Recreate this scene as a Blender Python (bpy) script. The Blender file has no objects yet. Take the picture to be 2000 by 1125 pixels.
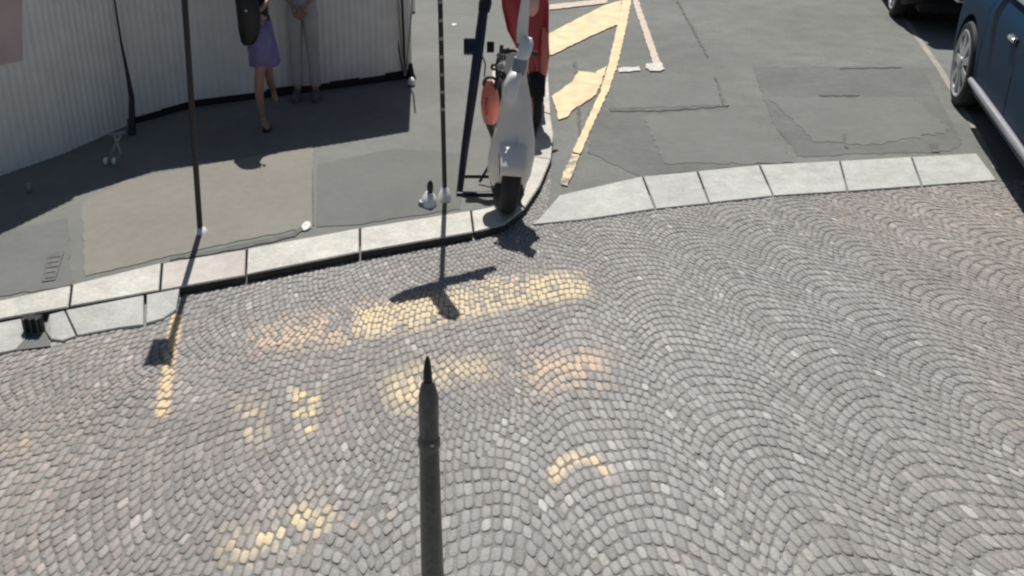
import bpy, bmesh, math, random
import numpy as np
from mathutils import Vector, Matrix, Quaternion
R = math.radians
random.seed(7); rng = np.random.default_rng(11)
SC = bpy.context.scene
COL = SC.collection

# ---------------------------------------------------------------- camera, sky, sun, exposure
CAM_H, PITCH, FPX, CX, CY = 2.8, R(27), 2084.0, 870.0, 562.5
cam = bpy.data.cameras.new('camera'); camo = bpy.data.objects.new('camera', cam); COL.objects.link(camo)
camo.location = (0, 0, CAM_H); camo.rotation_euler = (R(90) - PITCH, 0, 0)
cam.sensor_width = 36; cam.lens = 36 * FPX / 2000; cam.shift_x = (1000 - CX) / 2000
cam.clip_end = 500; SC.camera = camo

SUN_EL = R(57.5); SUN_AZ = R(-1.0)          # sun stands beyond the scene, shadows fall towards the camera
w = bpy.data.worlds.new('World'); SC.world = w; w.use_nodes = True
nt = w.node_tree; sky = nt.nodes.new('ShaderNodeTexSky'); sky.sky_type = 'NISHITA'; sky.sun_disc = False
sky.sun_elevation = SUN_EL; sky.sun_rotation = SUN_AZ
bg = nt.nodes['Background']; bg.inputs['Strength'].default_value = 0.05
nt.links.new(sky.outputs[0], bg.inputs['Color'])
sl = bpy.data.lights.new('sun', 'SUN'); sl.energy = 5.0; sl.angle = R(0.45); sl.color = (1.0, .965, .91)
so = bpy.data.objects.new('sun', sl); COL.objects.link(so)
SUN_DIR = Vector((math.sin(SUN_AZ) * math.cos(SUN_EL), math.cos(SUN_AZ) * math.cos(SUN_EL), math.sin(SUN_EL)))  # towards the sun
so.rotation_euler = SUN_DIR.to_track_quat('Z', 'Y').to_euler()
SC.view_settings.view_transform = 'Standard'; SC.view_settings.look = 'None'
SC.view_settings.exposure = -0.08; SC.view_settings.gamma = 1.0
SC.cycles.filter_width = 2.3

# ---------------------------------------------------------------- geometry from measured image points to the real ground
CP, SP = math.cos(PITCH), math.sin(PITCH)
def ray(px, py):
    x = (px - CX) / FPX; y = -(py - CY) / FPX
    return Vector((x, CP + y * SP, -SP + y * CP))
def G(px, py, z=0.0):
    d = ray(px, py); t = (z - CAM_H) / d.z
    return Vector((d.x * t, d.y * t, z))
def V(px, py, Y):                            # the point at distance Y
    d = ray(px, py); t = Y / d.y
    return Vector((d.x * t, Y, CAM_H + d.z * t))
def XY(p): return (p[0], p[1])

# ---------------------------------------------------------------- mesh helpers
class MB:
    def __init__(s): s.v = []; s.f = []
    def add(s, vs, fs):
        n = len(s.v); s.v += [tuple(q) for q in vs]; s.f += [tuple(i + n for i in g) for g in fs]; return s
    def xf(s, M): s.v = [tuple(M @ Vector(q)) for q in s.v]; return s
    def box(s, c, d, M=None):
        x, y, z = (q / 2 for q in d)
        vs = [Vector((a * x, b * y, e * z)) for e in (-1, 1) for a, b in ((-1, -1), (1, -1), (1, 1), (-1, 1))]
        if M is not None: vs = [M @ q for q in vs]
        return s.add([q + Vector(c) for q in vs], [(3, 2, 1, 0), (4, 5, 6, 7), (0, 1, 5, 4), (1, 2, 6, 5), (2, 3, 7, 6), (3, 0, 4, 7)])
    def tube(s, pts, rad, n=12, cap=True):
        pts = [Vector(p) for p in pts]; m = len(pts)
        if not hasattr(rad, '__len__'): rad = [rad] * m
        vs = []; ref = None
        for i, p in enumerate(pts):
            t = (pts[min(i + 1, m - 1)] - pts[max(i - 1, 0)]).normalized()
            if ref is None: ref = t.orthogonal().normalized()
            ref = (ref - t * ref.dot(t)).normalized(); b = t.cross(ref)
            vs += [p + (ref * math.cos(a) + b * math.sin(a)) * rad[i] for a in (2 * math.pi * k / n for k in range(n))]
        fs = [(i * n + k, i * n + (k + 1) % n, (i + 1) * n + (k + 1) % n, (i + 1) * n + k) for i in range(m - 1) for k in range(n)]
        if cap: fs += [tuple(range(n))[::-1], tuple((m - 1) * n + k for k in range(n))]
        return s.add(vs, fs)
    def loft(s, rings, cap=True):
        n = len(rings[0]); vs = [q for r_ in rings for q in r_]; m = len(rings)
        fs = [(i * n + k, i * n + (k + 1) % n, (i + 1) * n + (k + 1) % n, (i + 1) * n + k) for i in range(m - 1) for k in range(n)]
        if cap: fs += [tuple(range(n))[::-1], tuple((m - 1) * n + k for k in range(n))]
        return s.add(vs, fs)
    def ell(s, specs, n=20, cap=True):         # specs: (cx, cy, cz, rx, ry), superellipse rings stacked
        rings = []
        for cx, cy, cz, rx, ry in specs:
            rings.append([(cx + rx * math.cos(a), cy + ry * math.sin(a), cz) for a in (2 * math.pi * k / n for k in range(n))])
        return s.loft(rings, cap)
    def ball(s, c, r, n=16, m=10):
        rx, ry, rz = r if hasattr(r, '__len__') else (r, r, r)
        sp = []
        for i in range(m + 1):
            a = math.pi * (i / m) - math.pi / 2; k = max(math.cos(a), .02)
            sp.append((c[0], c[1], c[2] + rz * math.sin(a), rx * k, ry * k))
        return s.ell(sp, n)
    def prism(s, poly, z0, z1, bev=0.0):
        n = len(poly)
        area = sum(poly[i][0] * poly[(i + 1) % n][1] - poly[(i + 1) % n][0] * poly[i][1] for i in range(n))
        if area < 0: poly = poly[::-1]
        zt = (lambda i: z1[i] if hasattr(z1, '__len__') else z1)
        if area < 0 and hasattr(z1, '__len__'): z1 = z1[::-1]
        rings = [[(p[0], p[1], z0) for p in poly]]
        if bev > 0:
            rings.append([(p[0], p[1], zt(i) - bev) for i, p in enumerate(poly)])
            ins = []
            for i, p in enumerate(poly):
                a, b = Vector(poly[i - 1][:2]), Vector(poly[(i + 1) % n][:2]); q = Vector(p[:2])
                e1 = (q - a).normalized(); e2 = (b - q).normalized()
                nn = Vector((-e1.y - e2.y, e1.x + e2.x)); nn = nn.normalized() if nn.length > 1e-6 else Vector((-e1.y, e1.x))
                qq = q + nn * bev; ins.append((qq.x, qq.y, zt(i)))
            rings.append(ins)
        else: rings.append([(p[0], p[1], zt(i)) for i, p in enumerate(poly)])
        return s.loft(rings)
    def torus(s, c, ax, Rm, rx, rz, n=36, m=12):  # ring about axis 'ax': radial half thickness rz, axial half thickness rx
        ax = Vector(ax).normalized(); u = ax.orthogonal().normalized(); v = ax.cross(u); vs = []
        for i in range(n):
            a = 2 * math.pi * i / n; d = u * math.cos(a) + v * math.sin(a)
            for j in range(m):
                b = 2 * math.pi * j / m
                cb, sb = math.cos(b), math.sin(b)
                cb = math.copysign(abs(cb) ** .7, cb); sb = math.copysign(abs(sb) ** .7, sb)
                vs.append(Vector(c) + d * (Rm + rz * cb) + ax * rx * sb)
        fs = [(i * m + j, ((i + 1) % n) * m + j, ((i + 1) % n) * m + (j + 1) % m, i * m + (j + 1) % m) for i in range(n) for j in range(m)]
        return s.add(vs, fs)
    def disc(s, c, ax, prof, n=36):            # lathe about axis: prof [(radius, offset)]
        ax = Vector(ax).normalized(); u = ax.orthogonal().normalized(); v = ax.cross(u)
        rings = [[Vector(c) + (u * math.cos(a) + v * math.sin(a)) * r_ + ax * o for a in (2 * math.pi * k / n for k in range(n))] for r_, o in prof]
        return s.loft(rings)
    def build(s, name, mat, parent=None, smooth=False, sub=0, bevel=0):
        me = bpy.data.meshes.new(name); me.from_pydata(s.v, [], s.f); me.update()
        bm = bmesh.new(); bm.from_mesh(me); bmesh.ops.recalc_face_normals(bm, faces=bm.faces); bm.to_mesh(me); bm.free()
        me.materials.append(mat)
        o = bpy.data.objects.new(name, me); COL.objects.link(o)
        if parent is not None: o.parent = parent
        if smooth:
            for p in me.polygons: p.use_smooth = True
        if bevel:
            b = o.modifiers.new('b', 'BEVEL'); b.width = bevel; b.segments = 2; b.limit_method = 'ANGLE'; b.angle_limit = R(40)
        if sub:
            m = o.modifiers.new('s', 'SUBSURF'); m.levels = m.render_levels = sub
        if smooth and not sub:
            try: me.set_sharp_from_angle(angle=R(45))
            except Exception: pass
        return o
def tag(o, label, cat, group=None, kind=None):
    o['label'] = label; o['category'] = cat
    if group: o['group'] = group
    if kind: o['kind'] = kind
    return o
def thing(name, loc, label, cat, group=None, rotz=0):
    o = bpy.data.objects.new(name, None); o.empty_display_size = .1; COL.objects.link(o)
    o.location = loc; o.rotation_euler.z = rotz; return tag(o, label, cat, group)
def struct(o): o['kind'] = 'structure'; return o

# ---------------------------------------------------------------- materials
def mat(name, color, rough=.6, metal=0, spec=None, noise=None, bump=None, coat=0, color2=None):
    """noise=(scale, amount, detail): value variation; bump=(scale, strength)"""
    m = bpy.data.materials.new(name); m.use_nodes = True; N = m.node_tree.nodes; L = m.node_tree.links
    b = N['Principled BSDF']; b.inputs['Roughness'].default_value = rough; b.inputs['Metallic'].default_value = metal
    b.inputs['Base Color'].default_value = (*color, 1)
    if coat: b.inputs['Coat Weight'].default_value = coat; b.inputs['Coat Roughness'].default_value = .06
    if spec is not None: b.inputs['Specular IOR Level'].default_value = spec
    tc = N.new('ShaderNodeTexCoord')
    if noise:
        last = None
        for k, (sc, am, de) in enumerate(noise):
            n = N.new('ShaderNodeTexNoise'); n.inputs['Scale'].default_value = sc; n.inputs['Detail'].default_value = de
            L.new(tc.outputs['Object'], n.inputs['Vector'])
            mr = N.new('ShaderNodeMapRange'); mr.inputs['From Min'].default_value = .3; mr.inputs['From Max'].default_value = .7
            mr.inputs['To Min'].default_value = 1 - am; mr.inputs['To Max'].default_value = 1 + am
            L.new(n.outputs['Fac'], mr.inputs['Value'])
            if last is None: last = mr.outputs[0]
            else:
                mu = N.new('ShaderNodeMath'); mu.operation = 'MULTIPLY'; L.new(last, mu.inputs[0]); L.new(mr.outputs[0], mu.inputs[1]); last = mu.outputs[0]
        vm = N.new('ShaderNodeVectorMath'); vm.operation = 'SCALE'; vm.inputs[0].default_value = color
        if color2 is not None:
            n = N.new('ShaderNodeTexNoise'); n.inputs['Scale'].default_value = noise[0][0] * .7; n.inputs['Detail'].default_value = 3
            L.new(tc.outputs['Object'], n.inputs['Vector'])
            mr = N.new('ShaderNodeMapRange'); mr.inputs['From Min'].default_value = .42; mr.inputs['From Max'].default_value = .6; L.new(n.outputs['Fac'], mr.inputs['Value'])
            mx = N.new('ShaderNodeMix'); mx.data_type = 'RGBA'; mx.inputs[6].default_value = (*color, 1); mx.inputs[7].default_value = (*color2, 1)
            L.new(mr.outputs[0], mx.inputs[0]); L.new(mx.outputs[2], vm.inputs[0])
        L.new(last, vm.inputs['Scale']); L.new(vm.outputs[0], b.inputs['Base Color'])
    if bump:
        n = N.new('ShaderNodeTexNoise'); n.inputs['Scale'].default_value = bump[0]; n.inputs['Detail'].default_value = 4
        L.new(tc.outputs['Object'], n.inputs['Vector'])
        bp = N.new('ShaderNodeBump'); bp.inputs['Strength'].default_value = bump[1]; bp.inputs['Distance'].default_value = .01
        L.new(n.outputs['Fac'], bp.inputs['Height']); L.new(bp.outputs[0], b.inputs['Normal'])
    return m
M = {}
M['pavement'] = mat('pavement_asphalt', (.185, .188, .174), .9, noise=[(.9, .12, 3), (9, .07, 5), (150, .10, 2)], bump=(220, .35))
M['pave_tan'] = mat('pavement_tan_asphalt', (.235, .22, .19), .9, noise=[(1.3, .06, 3), (14, .05, 4), (150, .08, 2)], bump=(220, .3))
M['pave_grey'] = mat('pavement_grey_asphalt', (.155, .16, .15), .9, noise=[(1.3, .07, 3), (14, .05, 4), (150, .08, 2)], bump=(220, .3))
M['street'] = mat('street_asphalt', (.172, .176, .163), .9, noise=[(.7, .13, 4), (4, .12, 6), (28, .10, 4), (120, .12, 2)], bump=(200, .15))
M['patch_a'] = mat('street_patch_light', (.172, .176, .164), .9, noise=[(2, .07, 4), (12, .06, 4), (120, .08, 2)], bump=(200, .3))
M['patch_b'] = mat('street_patch_dark', (.148, .151, .142), .9, noise=[(2, .10, 4), (12, .1, 4), (120, .08, 2)], bump=(200, .3))
M['crack'] = mat('asphalt_crack', (.138, .14, .131), .95, noise=[(12, .25, 3)])
M['bed'] = mat('joint_sand', (.22, .213, .20), .95, noise=[(3, .15, 3), (80, .2, 2)])
M['ground'] = mat('ground_asphalt', (.17, .17, .16), .9, noise=[(.3, .1, 3), (60, .1, 2)])
M['kerb'] = mat('granite_kerb', (.55, .53, .475), .75, noise=[(2.1, .10, 3), (9, .12, 5), (45, .12, 3), (200, .12, 2)], bump=(120, .3))
M['slab'] = mat('granite_slab', (.45, .455, .425), .75, noise=[(2.1, .10, 3), (9, .11, 5), (45, .10, 3), (200, .12, 2)], bump=(120, .3))
M['kerb_pink'] = mat('granite_kerb_pinkish', (.50, .46, .42), .75, noise=[(2.1, .10, 3), (12, .10, 4), (200, .12, 2)], bump=(120, .3))
M['yellow'] = mat('road_paint_yellow', (.76, .63, .38), .7, noise=[(9, .07, 4), (60, .10, 3)], color2=(.68, .52, .30))
M['yellow_worn'] = mat('road_paint_yellow_worn', (.74, .60, .40), .8, noise=[(16, .12, 4)], color2=(.26, .24, .20))
M['pinkline'] = mat('road_paint_faded', (.58, .47, .38), .7, noise=[(20, .15, 4)])
M['paint_white'] = mat('road_paint_white', (.58, .57, .53), .7, noise=[(20, .15, 4)])
M['hoarding'] = mat('hoarding_sheet', (.90, .875, .80), .55, noise=[(1.1, .08, 3), (7, .05, 4)], bump=(30, .05))
M['hoarding_l'] = mat('hoarding_sheet_left', (.88, .86, .79), .5, noise=[(1.1, .08, 3), (7, .05, 4)], bump=(30, .05))
M['pink'] = mat('faded_pink', (.66, .50, .47), .7, noise=[(4, .1, 3)])
M['gutter'] = mat('gutter_stone', (.33, .31, .265), .85, noise=[(3, .15, 4), (30, .15, 3)])
M['black'] = mat('black_paint', (.012, .012, .014), .4, noise=[(30, .2, 2)])
M['blackmatte'] = mat('black_matte', (.014, .014, .016), .8, noise=[(30, .3, 2)])
M['rubber'] = mat('rubber', (.02, .02, .021), .75, noise=[(40, .2, 2)])
M['navy'] = mat('navy_paint', (.022, .024, .045), .35, noise=[(20, .15, 2)])
M['bollard'] = mat('bollard_grey', (.105, .11, .102), .42, noise=[(7, .28, 5), (60, .25, 4)], bump=(60, .05), coat=.15)
M['bollard_d'] = mat('bollard_dark', (.016, .017, .018), .35, noise=[(12, .15, 4)])
M['steel'] = mat('steel', (.5, .5, .5), .3, .9, noise=[(20, .1, 2)])
M['zinc'] = mat('dull_zinc', (.34, .34, .33), .5, .5, noise=[(20, .15, 3)])
M['white'] = mat('white_plastic', (.86, .85, .83), .3, noise=[(5, .05, 3)], coat=.3)
M['offwhite'] = mat('off_white_panel', (.90, .84, .76), .42, noise=[(4, .06, 3)], coat=.15)
M['greyp'] = mat('grey_panel', (.26, .29, .33), .35, noise=[(9, .1, 3)])
M['red'] = mat('red_paint', (.45, .03, .028), .25, noise=[(6, .08, 3)], coat=.6)
M['redlight'] = mat('faded_red_plastic', (.70, .20, .15), .35, noise=[(6, .1, 3)], coat=.3)
M['pinkish'] = mat('pale_pink', (.72, .42, .36), .4, noise=[(9, .1, 3)])
M['blue'] = mat('dark_blue_car_paint', (.007, .034, .075), .45, 0, spec=.04, noise=[(3, .05, 2)], coat=.04)
M['blackcar'] = mat('black_car_paint', (.006, .006, .008), .45, 0, spec=.12, noise=[(3, .05, 2)])
M['glass'] = mat('tinted_glass', (.012, .02, .022), .06, 0, spec=.9, noise=[(3, .05, 2)])
M['chrome'] = mat('brushed_trim', (.62, .64, .68), .25, .8, noise=[(30, .05, 2)])
M['trim'] = mat('grey_trim', (.30, .30, .33), .5, .1, noise=[(30, .08, 2)])
M['rim'] = mat('alloy_rim', (.50, .50, .51), .4, .35, noise=[(30, .08, 2)])
M['redlens'] = mat('tail_lens', (.3, .01, .01), .15, noise=[(30, .08, 2)])
M['skin'] = mat('skin', (.42, .235, .185), .5, noise=[(12, .08, 3)])
M['hair'] = mat('hair', (.03, .02, .015), .6, noise=[(50, .2, 3)])
M['violet'] = mat('violet_cotton', (.20, .185, .38), .85, noise=[(10, .15, 3)], bump=(60, .2))
M['blacktop'] = mat('black_cotton', (.018, .018, .022), .85, noise=[(10, .2, 3)])
M['greycloth'] = mat('grey_cotton', (.48, .465, .45), .9, noise=[(8, .1, 3)], bump=(60, .2))
M['rosetop'] = mat('rose_cotton', (.38, .24, .24), .9, noise=[(8, .1, 3)])
M['leather'] = mat('black_leather', (.008, .008, .012), .45, noise=[(10, .2, 3)])
M['shoe'] = mat('grey_canvas', (.12, .12, .12), .9, noise=[(30, .15, 2)])
M['iron'] = mat('cast_iron', (.10, .10, .095), .6, .3, noise=[(14, .4, 3)])

# cobbles: colour comes from each stone's own granite or paint
mc = bpy.data.materials.new('cobblestone'); mc.use_nodes = True
N = mc.node_tree.nodes; L = mc.node_tree.links; b = N['Principled BSDF']; b.inputs['Roughness'].default_value = .72
at = N.new('ShaderNodeAttribute'); at.attribute_name = 'stone'
tc = N.new('ShaderNodeTexCoord'); n1 = N.new('ShaderNodeTexNoise'); n1.inputs['Scale'].default_value = 70; n1.inputs['Detail'].default_value = 3
L.new(tc.outputs['Object'], n1.inputs['Vector'])
mr = N.new('ShaderNodeMapRange'); mr.inputs['From Min'].default_value = .3; mr.inputs['From Max'].default_value = .7; mr.inputs['To Min'].default_value = .82; mr.inputs['To Max'].default_value = 1.18
L.new(n1.outputs['Fac'], mr.inputs['Value'])
vm = N.new('ShaderNodeVectorMath'); vm.operation = 'SCALE'; L.new(at.outputs['Color'], vm.inputs[0]); L.new(mr.outputs[0], vm.inputs['Scale'])
L.new(vm.outputs[0], b.inputs['Base Color'])
M['cobble'] = mc

# ---------------------------------------------------------------- point in polygon (numpy)
def inside(poly, X, Y):
    r_ = np.zeros(X.shape, bool); n = len(poly)
    for i in range(n):
        x0, y0 = poly[i]; x1, y1 = poly[(i + 1) % n]
        c = ((y0 > Y) != (y1 > Y))
        with np.errstate(divide='ignore', invalid='ignore'):
            xi = (x1 - x0) * (Y - y0) / (y1 - y0 + 1e-12) + x0
        r_ ^= c & (X < xi)
    return r_

# ================================================================ SETTING
KZ = .055
outer = [(-700, 775), (-20, 625), (135, 598), (312, 566), (480, 536), (703, 491), (925, 452), (985, 437), (1025, 405), (1055, 360), (1076, 310), (1081, 262), (1075, 222), (1068, 100), (1062, -60), (1058, -330)]
inner = [(-700, 735), (-20, 590), (140, 556), (316, 513), (482, 486), (703, 445), (920, 411), (962, 402), (998, 382), (1020, 350), (1038, 305), (1047, 262), (1050, 215), (1040, 95), (1036, -60), (1030, -330)]
OUT = [G(x, y, KZ) for x, y in outer]; INN = [G(x, y, KZ) for x, y in inner]
stones = [(0, 1), (1, 2), (2, 3), (3, 4), (4, 5), (5, 6), (6, 8), (8, 10), (10, 12), (12, 13), (13, 14), (14, 15)]
kb = MB(); kp = MB()
for si, (a, c) in enumerate(stones):
    g = .006
    o_ = [Vector(p) for p in OUT[a:c + 1]]; i_ = [Vector(p) for p in INN[a:c + 1]]
    o_[0] = o_[0].lerp(OUT[a + 1], g / max((OUT[a + 1] - OUT[a]).length, .01)); i_[0] = i_[0].lerp(INN[a + 1], g / max((INN[a + 1] - INN[a]).length, .01))
    o_[-1] = o_[-1].lerp(OUT[c - 1], g / (OUT[c - 1] - OUT[c]).length); i_[-1] = i_[-1].lerp(INN[c - 1], g / (INN[c - 1] - INN[c]).length)
    dz = random.uniform(-.003, .003)
    (kp if si == 3 else kb).prism([XY(p) for p in o_] + [XY(p) for p in i_[::-1]], -.03, KZ + dz, .008)
M['kerb_face'] = mat('shaded_kerb_face', (.045, .043, .038), .9, noise=[(9, .35, 4)])  # shade on the kerb's upright faces, painted in as a near-black colour
def shade_faces(o):
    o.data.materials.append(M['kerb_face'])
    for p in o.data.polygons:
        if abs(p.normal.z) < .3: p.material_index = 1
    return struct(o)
kerb = shade_faces(kb.build('kerb', M['kerb'])); shade_faces(kp.build('kerb', M['kerb_pink']))

# pavement behind the kerb
pv = [XY(p) for p in INN] + [(INN[-1].x, 40), (-25, 40), (-25, INN[0].y)]
me_ = MB()
me_.add([(x, y, KZ - .004) for x, y in pv], [tuple(range(len(pv)))])
struct(me_.build('pavement', M['pavement']))
def sheet(name, pts, z, m, wob=0.0, parent=None):
    """painted or laid sheet from image points on the plane z; edges broken up a little"""
    P = [G(x, y, z) for x, y in pts]; Q = []
    for i in range(len(P)):
        a, c = P[i], P[(i + 1) % len(P)]; n = max(1, int((c - a).length / .05)) if wob else 1
        for k in range(n):
            q = a.lerp(c, k / n)
            if wob: q = q + Vector((random.uniform(-wob, wob), random.uniform(-wob, wob) * 1.8, 0))
            Q.append(q)
    mb = MB(); mb.add(Q, [tuple(range(len(Q)))])
    return struct(mb.build(name, m, parent))
sheet('pavement_patch', [(160, 395), (250, 350), (612, 285), (612, 445), (570, 450), (470, 470), (330, 500), (165, 540)], KZ, M['pave_tan'], .006)
sheet('pavement_patch', [(620, 320), (770, 290), (905, 300), (900, 408), (700, 438), (618, 442)], KZ, M['pave_grey'], .006)
sheet('pavement_patch', [(-60, 470), (60, 440), (130, 425), (140, 555), (-60, 590)], KZ, M['pave_grey'], .01)
sheet('pavement_crack', [(330, 503), (420, 487), (500, 470), (570, 455), (600, 436), (604, 440), (575, 462), (500, 478), (420, 494), (332, 508)], KZ + .003, M['crack'], .006)
sheet('pavement_crack', [(609, 330), (612, 330), (613, 440), (610, 440)], KZ + .003, M['crack'], .002)

# granite slab row across the mouth of the side street
top = [(1088, 385), (1255, 347), (1362, 337), (1483, 325), (1640, 317), (1780, 309), (1908, 302)]
bot = [(1045, 440), (1280, 410), (1385, 399), (1510, 385), (1655, 376), (1800, 365), (1948, 354)]
T = [G(x, y) for x, y in top]; B = [G(x, y) for x, y in bot]
sb = MB()
for i in range(len(T) - 1):
    t0, t1, b0, b1 = T[i], T[i + 1], B[i], B[i + 1]
    e = .007 / (t1 - t0).length
    q = [t0.lerp(t1, e), t1.lerp(t0, e), b1.lerp(b0, e), b0.lerp(b1, e)]
    if i == 0: q = [G(1092, 384), q[1], q[2], G(1140, 431), G(1040, 441), G(1062, 420)]
    sb.prism([XY(p) for p in q], -.03, .012 + random.uniform(-.002, .002), .005)
struct(sb.build('slab_row', M['slab']))

# lowered slabs ramping from the kerb to the road on the left
rb = MB()
def ramp(tp, bt):
    tpts = [G(x, y, KZ - .004) for x, y in tp]; bpts = [G(x, y, .012) for x, y in bt]
    tpts = [Vector((p.x, p.y, 0)) for p in tpts]
    pol = [XY(p) for p in tpts] + [XY(p) for p in bpts[::-1]]
    zz = [KZ - .012] * len(tpts) + [.014] * len(bpts)
    rb.prism(pol, -.03, zz, .004)
ramp([(286, 573), (350, 561)], [(286, 631), (318, 622), (344, 604)])
ramp([(128, 603), (280, 574)], [(152, 655), (230, 640), (280, 634)])
ramp([(96, 611), (125, 604)], [(88, 645), (100, 662), (122, 665), (148, 656)])
ramp([(-400, 706), (48, 618)], [(-400, 770), (30, 683), (50, 660)])
struct(rb.build('ramp_slabs', M['slab']))

# side street asphalt
ss = [XY(OUT[-1] ), XY(OUT[-2]), XY(OUT[-3]), XY(OUT[-4]), XY(OUT[-5]), XY(OUT[-6]), XY(OUT[-7]), XY(G(1050, 425)), XY(G(1070, 420))] + [XY(G(x, y - 0)) for x, y in top] + [XY(G(1948, 354)), XY(G(2300, 335)), (14, G(2300, 335).y), (14, 60), (OUT[-1].x, 60)]
mb = MB(); mb.add([(x, y, 0) for x, y in ss], [tuple(range(len(ss)))]); struct(mb.build('side_street', M['street']))
sheet('street_patch', [(1190, 150), (1385, 150), (1420, 205), (1200, 212)], .003, M['patch_a'], .01)
sheet('street_patch', [(1150, 216), (1420, 208), (1480, 322), (1255, 345), (1150, 300)], .003, M['patch_b'], .015)
sheet('street_patch', [(1255, 225), (1450, 213), (1560, 318), (1300, 320)], .006, M['patch_a'], .015)
sheet('street_patch', [(1470, 130), (1800, 130), (1880, 280), (1860, 296), (1560, 305), (1510, 240)], .003, M['patch_b'], .015)
sheet('street_patch', [(1500, 190), (1780, 190), (1860, 255), (1700, 285), (1590, 275)], .006, M['patch_a'], .02)
for pts in ([(1190, 211), (1290, 213), (1425, 203), (1425, 207), (1290, 217), (1190, 216)], [(1320, 0), (1325, 0), (1385, 110), (1382, 112)],
            [(1395, 150), (1400, 150), (1418, 205), (1412, 205)], [(1640, 132), (1760, 130), (1760, 132), (1640, 134)],
            [(1120, 120), (1124, 120), (1132, 190), (1136, 275), (1130, 275), (1127, 190)],
            [(1600, 185), (1680, 184), (1680, 186), (1600, 187)], [(1815, 280), (1832, 280), (1834, 296), (1818, 296)],
            [(1645, 260), (1652, 262), (1655, 288), (1650, 288)]):
    sheet('street_crack', pts, .009, M['crack'], .009)
# pale gutter strip on the right of the side street
gl = [(1700, -60), (1735, 0), (1830, 135), (1905, 262), (1940, 330)]; gr = [(1711, -60), (1746, 0), (1841, 133), (1916, 262), (1950, 330)]
P = [G(x, y, .004) for x, y in gl] + [G(x, y, .004) for x, y in gr[::-1]]
mb = MB(); mb.add(P, [tuple(range(len(P)))]); struct(mb.build('gutter_strip', M['gutter']))

# yellow hatching and faded line on the side street
Z1 = .012
for m_, pts in ((M['yellow'], [(1222, -40), (1240, -40), (1226, 40), (1206, 128), (1188, 178), (1150, 262), (1134, 300), (1118, 296), (1144, 240), (1172, 180), (1190, 120), (1208, 40)]),
                (M['yellow'], [(1062, 70), (1064, 108), (1080, 106), (1150, 72), (1208, 46), (1214, 0), (1180, 10)]),
                (M['yellow'], [(1078, 188), (1092, 234), (1108, 228), (1122, 212), (1165, 184), (1176, 158), (1186, 128), (1162, 142), (1130, 138), (1118, 158)]),
                (M['yellow_worn'], [(1118, 300), (1132, 302), (1122, 335), (1108, 362), (1094, 358), (1102, 330)]),
                (M['pinkline'], [(1062, 10), (1062, 20), (1186, 6), (1186, -3)]),
                (M['pinkline'], [(1232, -10), (1243, -10), (1292, 128), (1278, 130)])):
    sheet('painted_marking', pts, Z1 + random.uniform(0, .001), m_, .006)
sheet('painted_marking', [(1262, 132), (1262, 124), (1292, 122), (1298, 134), (1290, 138), (1270, 138)], Z1 + .003, M['paint_white'], .006)
sheet('painted_marking', [(1210, 132), (1250, 130), (1250, 138), (1210, 140)], Z1, M['paint_white'], .01)

# base ground to the horizon and the bed under the cobbles
mb = MB(); mb.add([(-200, -100, -.05), (200, -100, -.05), (200, 400, -.05), (-200, 400, -.05)], [(0, 1, 2, 3)]); struct(mb.build('ground', M['ground']))
road = [XY(OUT[i]) for i in range(3, 12)] + [XY(G(1070, 415))] + [XY(G(x, y)) for x, y in bot[1:]] + [XY(G(2300, 338)), (9, G(2300, 338).y), (9, 1.5), (-7, 1.5), (-7, G(-400, 770).y), XY(G(-400, 770)), XY(G(30, 683)), XY(G(55, 655)), XY(G(85, 650)), XY(G(100, 664)), XY(G(150, 656)), XY(G(286, 632)), XY(G(344, 604))]
mb = MB(); bedp = [(x, y, -.0032) for x, y in [XY(p) for p in OUT[:12]] + [XY(G(1070, 415)), XY(G(1300, 375)), XY(G(2300, 300)), (9, G(2300, 300).y), (9, 1.5), (-7, 1.5), (-7, OUT[0].y)]]
mb.add(bedp, [tuple(range(len(bedp)))]); struct(mb.build('joint_bed', M['bed']))

# ---- cobbled road: small setts in segmental arcs, each stone real and domed
KS = 2.1
seam = [XY(G(x, y)) for x, y in [(1065, 430), (1060, 560), (1055, 700), (1010, 840), (860, 935), (700, 1010), (520, 1125), (300, 1500)]]
zoneB = seam + [(-7, 1.2), (9.5, 1.2), (9.5, 14), (seam[0][0], 14)]
def arcs(W, c, rot, u0, v0, umin, umax, vmin, vmax):
    """columns of stacked 90 degree arcs; returns centres and angles in pattern space"""
    Rr = W / math.sqrt(2); n = max(4, int(round(Rr * math.pi / 2 / c))); da = (math.pi / 2) / n
    P = []
    for i in range(int((umin - u0) / W) - 1, int((umax - u0) / W) + 2):
        uc = u0 + i * W; off = random.uniform(0, c)
        for j in range(int((vmin - v0 - Rr) / c) - 1, int((vmax - v0) / c) + 1):
            sh = random.uniform(-.25, .25) * da
            for k in range(n):
                a = -math.pi / 4 + (k + .5) * da + sh
                P.append((uc + Rr * math.sin(a), v0 + off + j * c + Rr * math.cos(a), a, Rr * da, c * math.cos(a)))
    return np.array(P)
AW, YW, XW = .216, 3.2, .1               # stones laid a little smaller towards the side street
def lay(u, v):
    v = v + .018 * np.sin(u * 5.1 + v * 2.3) + .012 * np.sin(u * 11 - v * 7)
    u = u + .02 * np.sin(v * 4.3 + u * 1.7) + .008 * np.sin(v * 13 + u * 5)
    g = np.exp(-AW * v); return XW + u * g, YW + KS * (1 - g) / AW, g
uB = G(1300, 1125).x - XW; PB = arcs(.72, .043, 0, uB, 0, -4, 20, -1.2, 6)
xB, yB, _ = lay(PB[:, 0], PB[:, 1]); keep = inside(road, xB, yB) & inside(zoneB, xB, yB); PB = PB[keep]
uA = -math.log(1 - AW * (G(500, 810).y - YW) / KS) / AW; PA = arcs(.82, .040, 1, uA, 0, -4, 8, -5, 16)
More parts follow.
